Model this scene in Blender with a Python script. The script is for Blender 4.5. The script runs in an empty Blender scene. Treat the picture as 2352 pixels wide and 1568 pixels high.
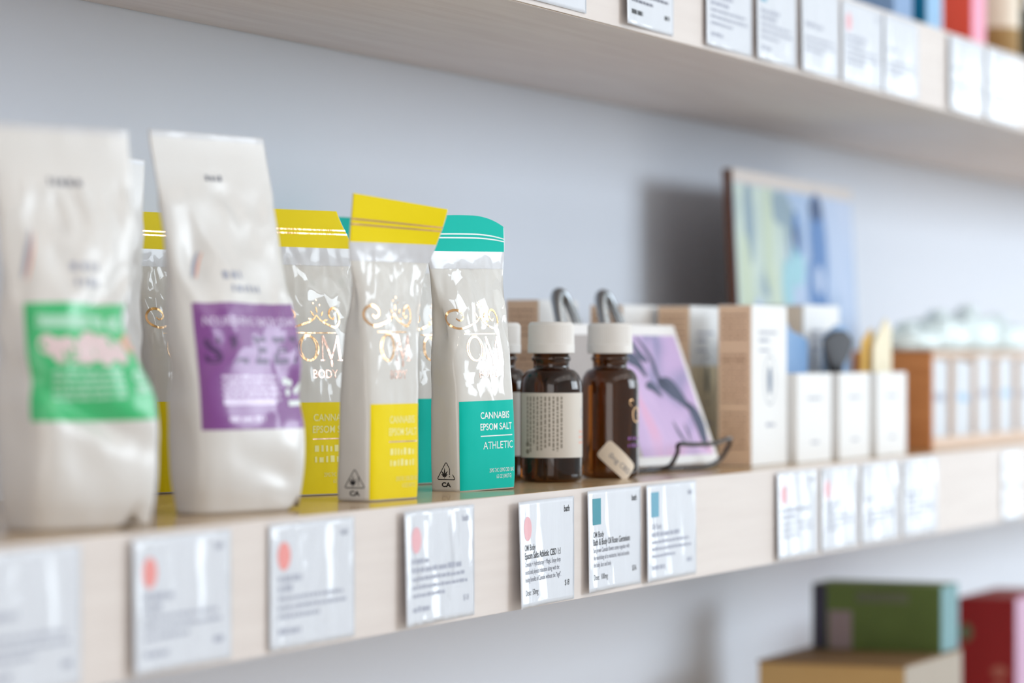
import bpy, bmesh, math, random
import numpy as np
from mathutils import Matrix, Vector, noise

# ------------------------------------------------------------------ scene, camera, world, light, exposure
C = bpy.context.scene
COL = C.collection
ZC = 1.30                                   # eye height; all z below are given relative to it
PSI = math.radians(22.8016)                 # angle between the shelf run (X) and the lens axis
CAM_Y = -0.78357

cam_d = bpy.data.cameras.new('camera')
cam = bpy.data.objects.new('camera', cam_d)
COL.objects.link(cam)
cam_d.sensor_width = 36.0
cam_d.lens = 7600.0 / 2352.0 * 36.0
cam_d.shift_y = 38.0 / 2352.0
cam_d.clip_start = 0.05
cam_d.dof.use_dof = True
cam_d.dof.focus_distance = 2.085
cam_d.dof.aperture_fstop = 4.7
cam.location = (0, CAM_Y, ZC)
vdir = Vector((math.cos(PSI), math.sin(PSI), 0))
cam.rotation_euler = vdir.to_track_quat('-Z', 'Y').to_euler()
C.camera = cam

C.view_settings.view_transform = 'Standard'
C.view_settings.look = 'None'
C.view_settings.gamma = 1.0
C.view_settings.use_curve_mapping = False
C.view_settings.exposure = -0.3

W = bpy.data.worlds.new('world')
C.world = W
W.use_nodes = True
W.node_tree.nodes['Background'].inputs[0].default_value = (0.72, 0.86, 1.0, 1)
W.node_tree.nodes['Background'].inputs[1].default_value = 1.6

def area(name, loc, aim, sx, sy, power, col):
    l = bpy.data.lights.new(name, 'AREA')
    l.shape = 'RECTANGLE'; l.size = sx; l.size_y = sy
    l.energy = power; l.color = col
    o = bpy.data.objects.new(name, l); COL.objects.link(o)
    o.location = loc
    o.rotation_euler = (Vector(aim) - Vector(loc)).to_track_quat('-Z', 'Z').to_euler()
    return o

# daylight: the shop front window opposite the shelves and its return on the far end wall; near and ceiling lamps are added fill
area('window_daylight', (4.6, -3.36, 2.05), (4.6, 0, 2.05), 3.0, 1.15, 112, (0.83, 0.925, 1.0))
area('far_window_daylight', (6.86, -0.8, 1.38), (0, -0.8, 1.38), 1.1, 0.9, 11, (0.83, 0.925, 1.0))
area('near_fill_light', (-2.55, -1.7, 1.4), (2.0, -1.7, 1.4), 2.7, 2.3, 64, (1.0, 0.98, 0.96))  # added fill lamp, no door here; brightens faces turned to the near end
area('ceiling_fill_light', (1.6, -1.9, 2.74), (1.6, -1.9, 0), 3.2, 1.4, 22, (1.0, 0.97, 0.94))  # added overhead fill lamp under the closed ceiling

# ------------------------------------------------------------------ materials
def srgb(r, g, b):
    f = lambda v: (v / 255 / 12.92) if v / 255 <= 0.04045 else ((v / 255 + 0.055) / 1.055) ** 2.4
    return (f(r), f(g), f(b), 1)

def setin(b, name, v):
    if name in b.inputs: b.inputs[name].default_value = v

def mat(name, col, rough=0.5, metal=0.0, coat=0.0, trans=0.0, ior=1.45, spec=0.5, sub=0.0):
    m = bpy.data.materials.new(name); m.use_nodes = True
    b = m.node_tree.nodes['Principled BSDF']
    b.inputs['Base Color'].default_value = col if len(col) == 4 else (*col, 1)
    b.inputs['Roughness'].default_value = rough
    b.inputs['Metallic'].default_value = metal
    setin(b, 'Coat Weight', coat); setin(b, 'Coat Roughness', 0.06)
    setin(b, 'Transmission Weight', trans); setin(b, 'IOR', ior)
    setin(b, 'Specular IOR Level', spec)
    return m

def nodes(m): return m.node_tree.nodes, m.node_tree.links, m.node_tree.nodes['Principled BSDF']

def bump(m, kind, scale, strength, dist, stretch=(1, 1, 1), coat=True, detail=4.0):
    n, l, b = nodes(m)
    tc = n.new('ShaderNodeTexCoord'); mp = n.new('ShaderNodeMapping')
    mp.inputs['Scale'].default_value = stretch
    l.new(tc.outputs['Object'], mp.inputs['Vector'])
    if kind == 'noise':
        t = n.new('ShaderNodeTexNoise'); t.inputs['Scale'].default_value = scale
        t.inputs['Detail'].default_value = detail; out = t.outputs['Fac']
    else:
        nz = n.new('ShaderNodeTexNoise'); nz.inputs['Scale'].default_value = scale * 0.7
        l.new(mp.outputs[0], nz.inputs['Vector'])
        mx = n.new('ShaderNodeMixRGB'); mx.inputs[0].default_value = 0.022
        l.new(mp.outputs[0], mx.inputs[1]); l.new(nz.outputs['Color'], mx.inputs[2])
        t = n.new('ShaderNodeTexVoronoi'); t.inputs['Scale'].default_value = scale
        t.feature = 'SMOOTH_F1'; t.inputs['Smoothness'].default_value = 0.25
        l.new(mx.outputs[0], t.inputs['Vector']); out = t.outputs['Distance']
    if kind == 'noise': l.new(mp.outputs[0], t.inputs['Vector'])
    bp = n.new('ShaderNodeBump'); bp.inputs['Strength'].default_value = strength
    bp.inputs['Distance'].default_value = dist
    l.new(out, bp.inputs['Height']); l.new(bp.outputs[0], b.inputs['Normal'])
    if coat and 'Coat Normal' in b.inputs: l.new(bp.outputs[0], b.inputs['Coat Normal'])
    return m

def grain(m, c1, c2, scale, stretch, fac=(0.35, 0.65)):
    n, l, b = nodes(m)
    tc = n.new('ShaderNodeTexCoord'); mp = n.new('ShaderNodeMapping')
    mp.inputs['Scale'].default_value = stretch
    t = n.new('ShaderNodeTexNoise'); t.inputs['Scale'].default_value = scale; t.inputs['Detail'].default_value = 6
    r = n.new('ShaderNodeValToRGB')
    r.color_ramp.elements[0].position = fac[0]; r.color_ramp.elements[1].position = fac[1]
    r.color_ramp.elements[0].color = c1; r.color_ramp.elements[1].color = c2
    l.new(tc.outputs['Object'], mp.inputs['Vector']); l.new(mp.outputs[0], t.inputs['Vector'])
    l.new(t.outputs['Fac'], r.inputs[0]); l.new(r.outputs[0], b.inputs['Base Color'])
    return m

M = {}
M['wall'] = bump(mat('wall_paint', srgb(226, 231, 241), 0.7), 'noise', 260, 0.12, 0.0006)
M['wall_room'] = mat('room_paint', srgb(206, 206, 206), 0.8)
M['floor'] = grain(mat('floor_concrete', srgb(170, 160, 150), 0.45), srgb(206, 198, 188), srgb(220, 213, 204), 3, (1, 1, 1))
M['ceiling'] = mat('ceiling_paint', srgb(225, 224, 220), 0.9)
M['wood_top'] = grain(mat('shelf_wood', srgb(196, 168, 132), 0.22, coat=0.25), srgb(190, 156, 114), srgb(204, 172, 130), 9, (0.9, 16, 16))
M['wood_edge'] = grain(mat('edge_veneer', srgb(236, 226, 220), 0.5), srgb(220, 210, 205), srgb(227, 218, 213), 8, (0.8, 3, 14), (0.3, 0.7))
M['film_white'] = mat('white_film', srgb(218, 216, 212), 0.55, coat=0.75, spec=0.2)
def facets(m, scale, k, z0, z1, st=(1, 1, 0.62), ry=0.5):
    n, l, b = nodes(m); b.inputs['Coat Roughness'].default_value = 0.035
    tc = n.new('ShaderNodeTexCoord'); nz = n.new('ShaderNodeTexNoise'); nz.inputs['Scale'].default_value = 55
    mx = n.new('ShaderNodeMixRGB'); mx.inputs[0].default_value = 0.012
    l.new(tc.outputs['Object'], nz.inputs['Vector']); l.new(tc.outputs['Object'], mx.inputs[1]); l.new(nz.outputs['Color'], mx.inputs[2])
    mp = n.new('ShaderNodeMapping'); mp.inputs['Scale'].default_value = st; mp.inputs['Rotation'].default_value = (0, ry, 0)
    l.new(mx.outputs[0], mp.inputs[0])
    v = n.new('ShaderNodeTexVoronoi'); v.inputs['Scale'].default_value = scale; l.new(mp.outputs[0], v.inputs['Vector'])
    sb = n.new('ShaderNodeVectorMath'); sb.operation = 'SUBTRACT'; sb.inputs[1].default_value = (.5, .5, .5); l.new(v.outputs['Color'], sb.inputs[0])
    sep = n.new('ShaderNodeSeparateXYZ'); l.new(tc.outputs['Object'], sep.inputs[0])
    mr = n.new('ShaderNodeMapRange'); l.new(sep.outputs['Z'], mr.inputs[0])
    for q, w in zip((1, 2, 3, 4), (z0, z1, 0.04, k)): mr.inputs[q].default_value = w
    sc = n.new('ShaderNodeVectorMath'); sc.operation = 'SCALE'; l.new(sb.outputs[0], sc.inputs[0]); l.new(mr.outputs[0], sc.inputs['Scale'])
    ge = n.new('ShaderNodeNewGeometry'); ad = n.new('ShaderNodeVectorMath'); l.new(ge.outputs['Normal'], ad.inputs[0]); l.new(sc.outputs[0], ad.inputs[1])
    no = n.new('ShaderNodeVectorMath'); no.operation = 'NORMALIZE'; l.new(ad.outputs[0], no.inputs[0]); l.new(no.outputs[0], b.inputs['Coat Normal'])
facets(M['film_white'], 105, 0.62, 0.072, 0.095)
M['film_matte'] = bump(mat('white_matte_film', srgb(221, 219, 217), 0.4, coat=0.5), 'noise', 9, 0.5, 0.006, detail=1.5)
M['film_matte'].node_tree.nodes['Principled BSDF'].inputs['Coat Roughness'].default_value = 0.22
M['film_zip'] = bump(mat('clear_zip_film', srgb(208, 209, 214), 0.3, coat=0.35), 'voronoi', 60, 0.2, 0.002)
M['yellow'] = bump(mat('yellow_film', srgb(240, 217, 0), 0.6, spec=0.22), 'noise', 30, 0.2, 0.002)
M['teal'] = bump(mat('teal_film', srgb(0, 190, 175), 0.6, spec=0.15), 'noise', 30, 0.2, 0.002)
M['foil'] = bump(mat('copper_foil', (0.86, 0.52, 0.27), 0.2, metal=1.0), 'noise', 90, 0.4, 0.002)
M['foil_pale'] = bump(mat('rose_foil', (0.95, 0.62, 0.5), 0.22, metal=1.0), 'noise', 90, 0.4, 0.002)
M['print_white'] = mat('white_ink', srgb(232, 240, 240), 0.45)
M['print_paleyellow'] = mat('pale_yellow_ink', srgb(244, 236, 150), 0.45)
M['ink'] = mat('black_ink', srgb(34, 33, 38), 0.5)
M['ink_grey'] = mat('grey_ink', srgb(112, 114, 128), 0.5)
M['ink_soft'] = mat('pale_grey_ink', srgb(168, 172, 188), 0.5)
M['green'] = bump(mat('green_label', srgb(62, 190, 120), 0.34, coat=0.3), 'noise', 8, 0.4, 0.004, detail=1)
M['green_pale'] = mat('pale_green_ink', srgb(172, 222, 196), 0.4)
M['pinkish'] = mat('pale_pink_ink', srgb(226, 205, 208), 0.4)
M['salmon'] = mat('salmon_ink', srgb(234, 178, 160), 0.4)
M['purple'] = bump(mat('purple_label', srgb(128, 66, 142), 0.32, coat=0.4), 'noise', 8, 0.4, 0.004, detail=1)
M['purple_dark'] = mat('dark_purple_ink', srgb(74, 30, 92), 0.4, coat=0.2)
M['purple_pale'] = mat('pale_lilac_ink', srgb(210, 192, 224), 0.35, coat=0.4)
M['glass'] = mat('amber_glass', (0.07, 0.02, 0.003), 0.015, trans=1.0, ior=1.5)
M['cap'] = mat('white_cap', srgb(232, 229, 226), 0.4)
M['label'] = mat('bottle_label', srgb(214, 207, 198), 0.45)
M['sticker'] = mat('cream_sticker', srgb(236, 222, 204), 0.55)
M['card'] = bump(mat('card_sleeve', srgb(219, 223, 232), 0.4, coat=0.6), 'noise', 80, 0.12, 0.002, (1.6, 1, 0.3), detail=2)
M['card_crinkled'] = mat('crinkled_card_sleeve', srgb(219, 223, 232), 0.4, coat=0.7)
facets(M['card_crinkled'], 150, 0.30, -1.0, -0.5, (1.0, 1, 0.22), 0.0)
facets(M['card'], 130, 0.055, -1.0, -0.5, (1.0, 1, 0.22), 0.0)
M['card_dot'] = mat('coral_dot', srgb(238, 150, 146), 0.5, coat=0.08)
M['card_dot_pale'] = mat('pale_coral_dot', srgb(236, 178, 186), 0.5, coat=0.08)
M['card_teal'] = mat('teal_mark', srgb(38, 140, 158), 0.5, coat=0.1)
M['card_blue'] = mat('blue_mark', srgb(96, 164, 190), 0.5, coat=0.1)
M['kraft'] = mat('kraft_side', srgb(236, 204, 174), 0.6)
M['kraft_ink'] = mat('kraft_text', srgb(170, 130, 102), 0.6)
M['carton'] = mat('white_carton', srgb(238, 238, 238), 0.5)
M['carton_cream'] = mat('cream_carton', srgb(226, 208, 170), 0.5)
M['leaf_ink'] = mat('blue_grey_ink', srgb(92, 112, 140), 0.5)
M['leaf_dark'] = mat('olive_ink', srgb(92, 88, 70), 0.5)
M['blue'] = mat('blue_print', srgb(120, 160, 206), 0.45)
M['blue_light'] = mat('pale_blue_print', srgb(160, 194, 226), 0.45)
M['ochre'] = mat('ochre_print', srgb(222, 176, 84), 0.5)
M['cream'] = mat('cream_print', srgb(238, 226, 196), 0.5)
M['dark_grey'] = mat('dark_felt', srgb(74, 76, 82), 0.7)
M['near_black'] = mat('near_black', srgb(30, 31, 38), 0.4)
M['wire'] = mat('black_wire', srgb(22, 22, 26), 0.3, coat=0.15)
M['chrome'] = mat('chrome', (0.34, 0.36, 0.38), 0.14, metal=1.0)
M['print_taupe'] = mat('taupe_print', srgb(142, 134, 122), 0.5)
M['wood_under'] = grain(mat('underside_veneer', srgb(214, 204, 198), 0.6), srgb(224, 213, 209), srgb(232, 223, 219), 7, (0.8, 14, 14))
M['brown_wood'] = grain(mat('brown_box_wood', srgb(176, 112, 66), 0.5), srgb(196, 124, 70), srgb(214, 142, 86), 6, (2, 2, 18))
M['pale_wood'] = mat('pale_box_wood', srgb(226, 200, 180), 0.5)
M['packet'] = mat('white_packet', srgb(214, 219, 226), 0.5)
M['cello'] = bump(mat('frosted_cellophane', srgb(232, 246, 248), 0.45, coat=0.15), 'voronoi', 40, 0.25, 0.003)
M['canvas_edge'] = mat('canvas_edge', srgb(104, 66, 48), 0.6)
M['lower_green'] = grain(mat('green_box', srgb(84, 104, 40), 0.5), srgb(74, 92, 34), srgb(96, 116, 52), 8, (1, 1, 1))
M['lower_aqua'] = mat('aqua_box_front', srgb(112, 154, 160), 0.5)
M['lower_navy'] = mat('navy_print', srgb(56, 52, 72), 0.5)
M['lower_mauve'] = mat('mauve_print', srgb(150, 132, 134), 0.5)
M['lower_olive'] = mat('olive_print', srgb(98, 104, 78), 0.5)
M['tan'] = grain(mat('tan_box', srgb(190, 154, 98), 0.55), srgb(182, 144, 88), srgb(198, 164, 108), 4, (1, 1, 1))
M['tan_top_shade'] = mat('tan_box_top_shade', srgb(124, 94, 60), 0.6)  # shade on the tan box top, put in as darker brown
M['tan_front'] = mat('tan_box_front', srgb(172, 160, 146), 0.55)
M['red'] = mat('red_box', srgb(140, 18, 26), 0.45)
M['red_ink'] = mat('red_box_ink', srgb(170, 96, 84), 0.45)
M['pink'] = mat('pink_front', srgb(200, 160, 188), 0.45)
M['up_teal'] = mat('teal_tin', srgb(0, 118, 158), 0.4)
M['up_blue'] = mat('blue_tin_front', srgb(140, 186, 226), 0.4)
M['up_slate'] = mat('slate_tin', srgb(126, 160, 204), 0.4)
M['up_red'] = mat('coral_red_tin', srgb(240, 84, 60), 0.4)
M['up_pink'] = mat('pink_tin_front', srgb(246, 160, 188), 0.4)
M['leaf'] = mat('leaf_green', srgb(64, 82, 50), 0.5)
M['stem'] = mat('stem_tan', srgb(176, 142, 92), 0.6)
M['pot'] = mat('dark_pot', srgb(44, 50, 40), 0.5)
M['lamp'] = mat('lamp_trim', srgb(235, 235, 235), 0.5)
def emis(name, col, s):
    m = bpy.data.materials.new(name); m.use_nodes = True
    n, l, b = nodes(m)
    b.inputs['Emission Color'].default_value = (*col, 1); b.inputs['Emission Strength'].default_value = s
    return m
M['bulb'] = emis('lamp_bulb', (1.0, 0.86, 0.7), 60)

def abstract(name, ramp, scale, stretch, warp=0.6):
    m = mat(name, (0.5, 0.5, 0.5), 0.45)
    n, l, b = nodes(m)
    tc = n.new('ShaderNodeTexCoord'); mp = n.new('ShaderNodeMapping'); mp.inputs['Scale'].default_value = stretch
    nz = n.new('ShaderNodeTexNoise'); nz.inputs['Scale'].default_value = scale; nz.inputs['Detail'].default_value = 2
    nz.inputs['Distortion'].default_value = warp
    r = n.new('ShaderNodeValToRGB'); cr = r.color_ramp
    while len(cr.elements) < len(ramp): cr.elements.new(0.5)
    for e, (p, c) in zip(cr.elements, ramp): e.position = p; e.color = c
    l.new(tc.outputs['Object'], mp.inputs[0]); l.new(mp.outputs[0], nz.inputs['Vector'])
    l.new(nz.outputs['Fac'], r.inputs[0]); l.new(r.outputs[0], b.inputs['Base Color'])
    return m
M['canvas_margin'] = mat('canvas_margin', srgb(216, 206, 200), 0.6)
M['painting'] = mat('painting_base', srgb(176, 196, 220), 0.6)
M['paint_mint'] = abstract('paint_mint', [(0.3, srgb(150, 172, 176)), (0.5, srgb(196, 212, 200)), (0.7, srgb(206, 220, 196))], 14, (1, 1, 0.5))
M['paint_pale'] = abstract('paint_pale', [(0.3, srgb(146, 176, 212)), (0.55, srgb(176, 194, 224)), (0.8, srgb(196, 204, 226))], 12, (1, 1, 0.4))
M['paint_blue'] = mat('paint_blue', srgb(92, 134, 190), 0.6)
M['paint_slate'] = mat('paint_slate', srgb(142, 164, 178), 0.6)
M['paint_mint2'] = mat('paint_mint_pale', srgb(198, 212, 190), 0.6)
M['paint_navy'] = mat('paint_navy', srgb(60, 84, 124), 0.6)
M['paint_aqua'] = mat('paint_aqua', srgb(160, 208, 220), 0.6)
M['print_violet'] = abstract('violet_print', [(0.30, srgb(126, 132, 172)), (0.45, srgb(196, 170, 214)), (0.6, srgb(212, 184, 226)), (0.75, srgb(226, 176, 212))], 16, (1, 1, 1), 1.0)
M['print_grey'] = mat('print_grey', srgb(176, 168, 166), 0.5)
M['print_slate'] = mat('print_slate', srgb(70, 78, 106), 0.5)
M['print_paper'] = mat('print_paper', srgb(238, 236, 236), 0.4)

# ------------------------------------------------------------------ object helpers
def link_mesh(name, verts, faces, m, parent=None, smooth=False):
    me = bpy.data.meshes.new(name)
    me.from_pydata([tuple(map(float, v)) for v in verts], [], [tuple(int(i) for i in f) for f in faces])
    me.materials.append(m)
    if smooth: me.polygons.foreach_set('use_smooth', [True] * len(me.polygons))
    me.update()
    o = bpy.data.objects.new(name, me); COL.objects.link(o)
    if parent: o.parent = parent
    return o

def bm_obj(name, bm, m, parent=None, smooth=False):
    me = bpy.data.meshes.new(name); bm.to_mesh(me); bm.free()
    me.materials.append(m)
    if smooth: me.polygons.foreach_set('use_smooth', [True] * len(me.polygons))
    o = bpy.data.objects.new(name, me); COL.objects.link(o)
    if parent: o.parent = parent
    return o

def thing(name, label, cat, loc=(0, 0, 0), rz=0.0, group=None, rx=0.0):
    o = bpy.data.objects.new(name, None); COL.objects.link(o)
    o.empty_display_size = 0.02
    o.location = (loc[0], loc[1], loc[2] + ZC); o.rotation_euler = (rx, 0, math.radians(rz))
    o['label'] = label; o['category'] = cat
    if group: o['group'] = group
    return o

def box_bm(x0, x1, y0, y1, z0, z1, bev=0.0, seg=2):
    bm = bmesh.new()
    bmesh.ops.create_cube(bm, size=1.0)
    for v in bm.verts:
        v.co = Vector(((x0 + x1) / 2 + v.co.x * (x1 - x0), (y0 + y1) / 2 + v.co.y * (y1 - y0), (z0 + z1) / 2 + v.co.z * (z1 - z0)))
    if bev: bmesh.ops.bevel(bm, geom=bm.edges[:], offset=bev, segments=seg, affect='EDGES', profile=0.6)
    return bm

def box(name, x0, x1, y0, y1, z0, z1, m, parent=None, bev=0.0):
    return bm_obj(name, box_bm(x0, x1, y0, y1, z0, z1, bev), m, parent)

def struct(o): o['kind'] = 'structure'; return o

class Geo:                                   # gathers flat print or small solids into one part
    def __init__(s): s.v = []; s.f = []; s.joined = 0
    def add(s, v, f):
        s.joined += 1
        k = len(s.v); s.v += [tuple(p) for p in v]; s.f += [tuple(i + k for i in q) for q in f]
    def quad(s, x0, x1, y0, y1, n=1):
        v = []; f = []
        for i in range(n + 1):
            x = x0 + (x1 - x0) * i / n; v += [(x, y0), (x, y1)]
        for i in range(n): f.append((2 * i, 2 * i + 2, 2 * i + 3, 2 * i + 1))
        s.add(v, f); return s
    def grid(s, x0, x1, y0, y1, step):
        nx = max(1, int(round((x1 - x0) / step))); ny = max(1, int(round((y1 - y0) / step)))
        v = [(x0 + (x1 - x0) * i / nx, y0 + (y1 - y0) * j / ny) for j in range(ny + 1) for i in range(nx + 1)]
        f = [(j * (nx + 1) + i, j * (nx + 1) + i + 1, (j + 1) * (nx + 1) + i + 1, (j + 1) * (nx + 1) + i) for j in range(ny) for i in range(nx)]
        s.add(v, f); return s
    def ellipse(s, cx, cy, rx, ry, n=28, rot=0.0):
        c, sn = math.cos(rot), math.sin(rot)
        v = [(cx, cy)]
        for k in range(n):
            a = 2 * math.pi * k / n; x, y = rx * math.cos(a), ry * math.sin(a)
            v.append((cx + x * c - y * sn, cy + x * sn + y * c))
        s.add(v, [(0, 1 + k, 1 + (k + 1) % n) for k in range(n)]); return s
    def ribbon(s, pts, w, closed=False):
        pts = [np.array(p, float) for p in pts]; n = len(pts); v = []
        ww = w if hasattr(w, '__len__') else [w] * n
        for i in range(n):
            a = pts[(i - 1) % n] if closed else pts[max(i - 1, 0)]
            b = pts[(i + 1) % n] if closed else pts[min(i + 1, n - 1)]
            d = b - a; d = d / (np.linalg.norm(d) + 1e-12); nn = np.array((-d[1], d[0]))
            v += [pts[i] + nn * ww[i] / 2, pts[i] - nn * ww[i] / 2]
        f = [(2 * i, 2 * i + 1, (2 * i + 3) % (2 * n), (2 * i + 2) % (2 * n)) for i in range(n if closed else n - 1)]
        s.add(v, f); return s
    def ring(s, cx, cy, rx, ry, w, n=36):
        return s.ribbon([(cx + rx * math.cos(2 * math.pi * k / n), cy + ry * math.sin(2 * math.pi * k / n)) for k in range(n)], w, True)
    def text(s, string, x, y, size, align='LEFT', sx=1.0, bold=0.0, rot=0.0, maxw=None):
        v, f = text_mesh(string, bold)
        v = v * size; v[:, 0] *= sx
        if maxw: v[:, 0] *= min(1.0, maxw / (v[:, 0].max() - v[:, 0].min()))
        w0, w1 = v[:, 0].min(), v[:, 0].max()
        off = {'LEFT': -w0, 'CENTER': -(w0 + w1) / 2, 'RIGHT': -w1}[align]
        v[:, 0] += off
        c, sn = math.cos(rot), math.sin(rot)
        v = np.stack([x + v[:, 0] * c - v[:, 1] * sn, y + v[:, 0] * sn + v[:, 1] * c], 1)
        s.add(v, f); return s
    def textfit(s, string, x0, x1, y, h, bold=0.0):     # capitals h tall between x0 and x1
        v, f = text_mesh(string, bold)
        w0, w1 = v[:, 0].min(), v[:, 0].max()
        q = np.stack([x0 + (v[:, 0] - w0) / (w1 - w0) * (x1 - x0), y + v[:, 1] * h / 0.73], 1)
        s.add(q, f); return s
    def words(s, x0, x1, y, h, seed, frac=1.0, word=(3, 9)):
        r = random.Random(seed); x = x0; end = x0 + (x1 - x0) * frac
        while x < end:
            w = h * 0.42 * r.randint(*word); s.quad(x, min(x + w, end), y, y + h * r.uniform(0.75, 1.0), 2); x += w + h * 0.5
        return s

_tc = {}
def text_mesh(string, bold=0.0):
    key = (string, bold)
    if key not in _tc:
        cu = bpy.data.curves.new('t', 'FONT'); cu.body = string; cu.size = 1.0; cu.resolution_u = 3; cu.offset = bold
        o = bpy.data.objects.new('t', cu); COL.objects.link(o)
        dg = bpy.context.evaluated_depsgraph_get(); me = o.evaluated_get(dg).to_mesh()
        v = np.array([(p.co.x, p.co.y) for p in me.vertices]); f = [tuple(p.vertices) for p in me.polygons]
        o.evaluated_get(dg).to_mesh_clear()
        bpy.data.objects.remove(o); bpy.data.curves.remove(cu)
        _tc[key] = (v, f)
    v, f = _tc[key]
    return v.copy(), f

def emit(geo, fn, name, m, parent, smooth=True):         # map 2-D print through a surface function (mm -> metres)
    p = fn(np.array(geo.v, float))
    o = link_mesh(name, p, geo.f, m, parent, smooth)
    if geo.joined > 1: o['kind'] = 'stuff'              # many strokes too small to pick apart
    return o

def flat_y(y):                                           # print lying on a plane facing -Y, mm
    return lambda q: np.stack([q[:, 0], np.full(len(q), y), q[:, 1]], 1) * 0.001
def flat_x(x):                                           # print on a plane facing -X: first axis runs towards -Y
    return lambda q: np.stack([np.full(len(q), x), -q[:, 0], q[:, 1]], 1) * 0.001

def tube_bm(pts, r, n=8, flat=1.0):
    bm = bmesh.new(); pts = [Vector(p) for p in pts]; rings = []
    up = Vector((0, 0, 1))
    for i, p in enumerate(pts):
        d = (pts[min(i + 1, len(pts) - 1)] - pts[max(i - 1, 0)]).normalized()
        a = d.cross(up); a = a.normalized() if a.length > 1e-4 else Vector((1, 0, 0)); b = a.cross(d)
        rings.append([bm.verts.new(p + (a * math.cos(2 * math.pi * k / n) * r * flat + b * math.sin(2 * math.pi * k / n) * r)) for k in range(n)])
    for i in range(len(rings) - 1):
        for k in range(n): bm.faces.new((rings[i][k], rings[i][(k + 1) % n], rings[i + 1][(k + 1) % n], rings[i + 1][k]))
    bm.faces.new(rings[0][::-1]); bm.faces.new(rings[-1])
    bmesh.ops.recalc_face_normals(bm, faces=bm.faces[:])
    return bm

def smooth_path(ctrl, n=8):
    ctrl = [np.array(p, float) for p in ctrl]; out = []
    P = [2 * ctrl[0] - ctrl[1]] + ctrl + [2 * ctrl[-1] - ctrl[-2]]
    for i in range(1, len(P) - 2):
        for k in range(n):
            t = k / n
            out.append(0.5 * (2 * P[i] + (P[i + 1] - P[i - 1]) * t + (2 * P[i - 1] - 5 * P[i] + 4 * P[i + 1] - P[i + 2]) * t * t + (3 * P[i] - P[i - 1] - 3 * P[i + 1] + P[i + 2]) * t ** 3))
    out.append(ctrl[-1]); return out

def lathe_bm(prof, n=64, cap=True):
    bm = bmesh.new(); rings = []
    for r, z in prof:
        rings.append([bm.verts.new((r * math.cos(2 * math.pi * k / n), r * math.sin(2 * math.pi * k / n), z)) for k in range(n)])
    for i in range(len(rings) - 1):
        for k in range(n): bm.faces.new((rings[i][k], rings[i][(k + 1) % n], rings[i + 1][(k + 1) % n], rings[i + 1][k]))
    if cap: bm.faces.new(rings[0][::-1]); bm.faces.new(rings[-1])
    bmesh.ops.recalc_face_normals(bm, faces=bm.faces[:])
    return bm

# ------------------------------------------------------------------ the room and the shelves
TOP, BOT = -0.0837, -0.1545                 # middle shelf, top and underside
UB, UT = 0.219, 0.2904                      # upper shelf
LT = -0.457                                 # lower shelf top
BACK = 0.244                                # wall behind the shelves
X0, X1 = -2.6, 6.9

struct(box('wall_back', X0, X1, BACK, BACK + 0.1, 0, 2.8, M['wall']))
struct(box('floor', X0, X1, -3.5, BACK + 0.1, -0.1, 0, M['floor']))
struct(box('ceiling', X0, X1, -3.5, BACK + 0.1, 2.8, 2.9, M['ceiling']))
struct(box('wall_left', X0 - 0.1, X0, -3.5, BACK + 0.1, 0, 2.8, M['wall_room']))
struct(box('wall_right', X1, X1 + 0.1, -3.5, BACK + 0.1, 0, 2.8, M['wall_room']))
def wall_with_opening(name, parts):
    wf = bmesh.new()
    for a in parts:
        t = box_bm(*a); me = bpy.data.meshes.new('t'); t.to_mesh(me); wf.from_mesh(me); bpy.data.meshes.remove(me); t.free()
    struct(bm_obj(name, wf, M['wall_room']))
wall_with_opening('wall_front', [(X0, 3.05, -3.5, -3.4, 0, 2.8), (6.15, X1, -3.5, -3.4, 0, 2.8), (3.05, 6.15, -3.5, -3.4, 0, 1.5), (3.05, 6.15, -3.5, -3.4, 2.65, 2.8)])

def shelf(z0, z1, label):
    s = thing('wall_shelf', label, 'shelf', ((X0 + X1) / 2, BACK / 2, z0))
    L = (X1 - X0) / 2 - 0.02
    box('board', -L, L, -BACK / 2 + 0.0016, BACK / 2 - 0.001, 0, z1 - z0 - 0.0, M['wood_top'], s)
    box('underside', -L, L, -BACK / 2 + 0.0018, BACK / 2 - 0.0012, -0.0003, 0.0004, M['wood_under'], s)
    box('edge_band', -L, L, -BACK / 2, -BACK / 2 + 0.0015, 0.0002, z1 - z0 - 0.0002, M['wood_edge'], s)
    return s
shelf(BOT, TOP, 'pale wooden wall shelf holding the pouches, bottles and cartons')
shelf(UB, UT, 'pale wooden wall shelf above, with its underside in view')
shelf(LT - 0.0708, LT, 'pale wooden wall shelf below, carrying the green and red boxes')

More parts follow.
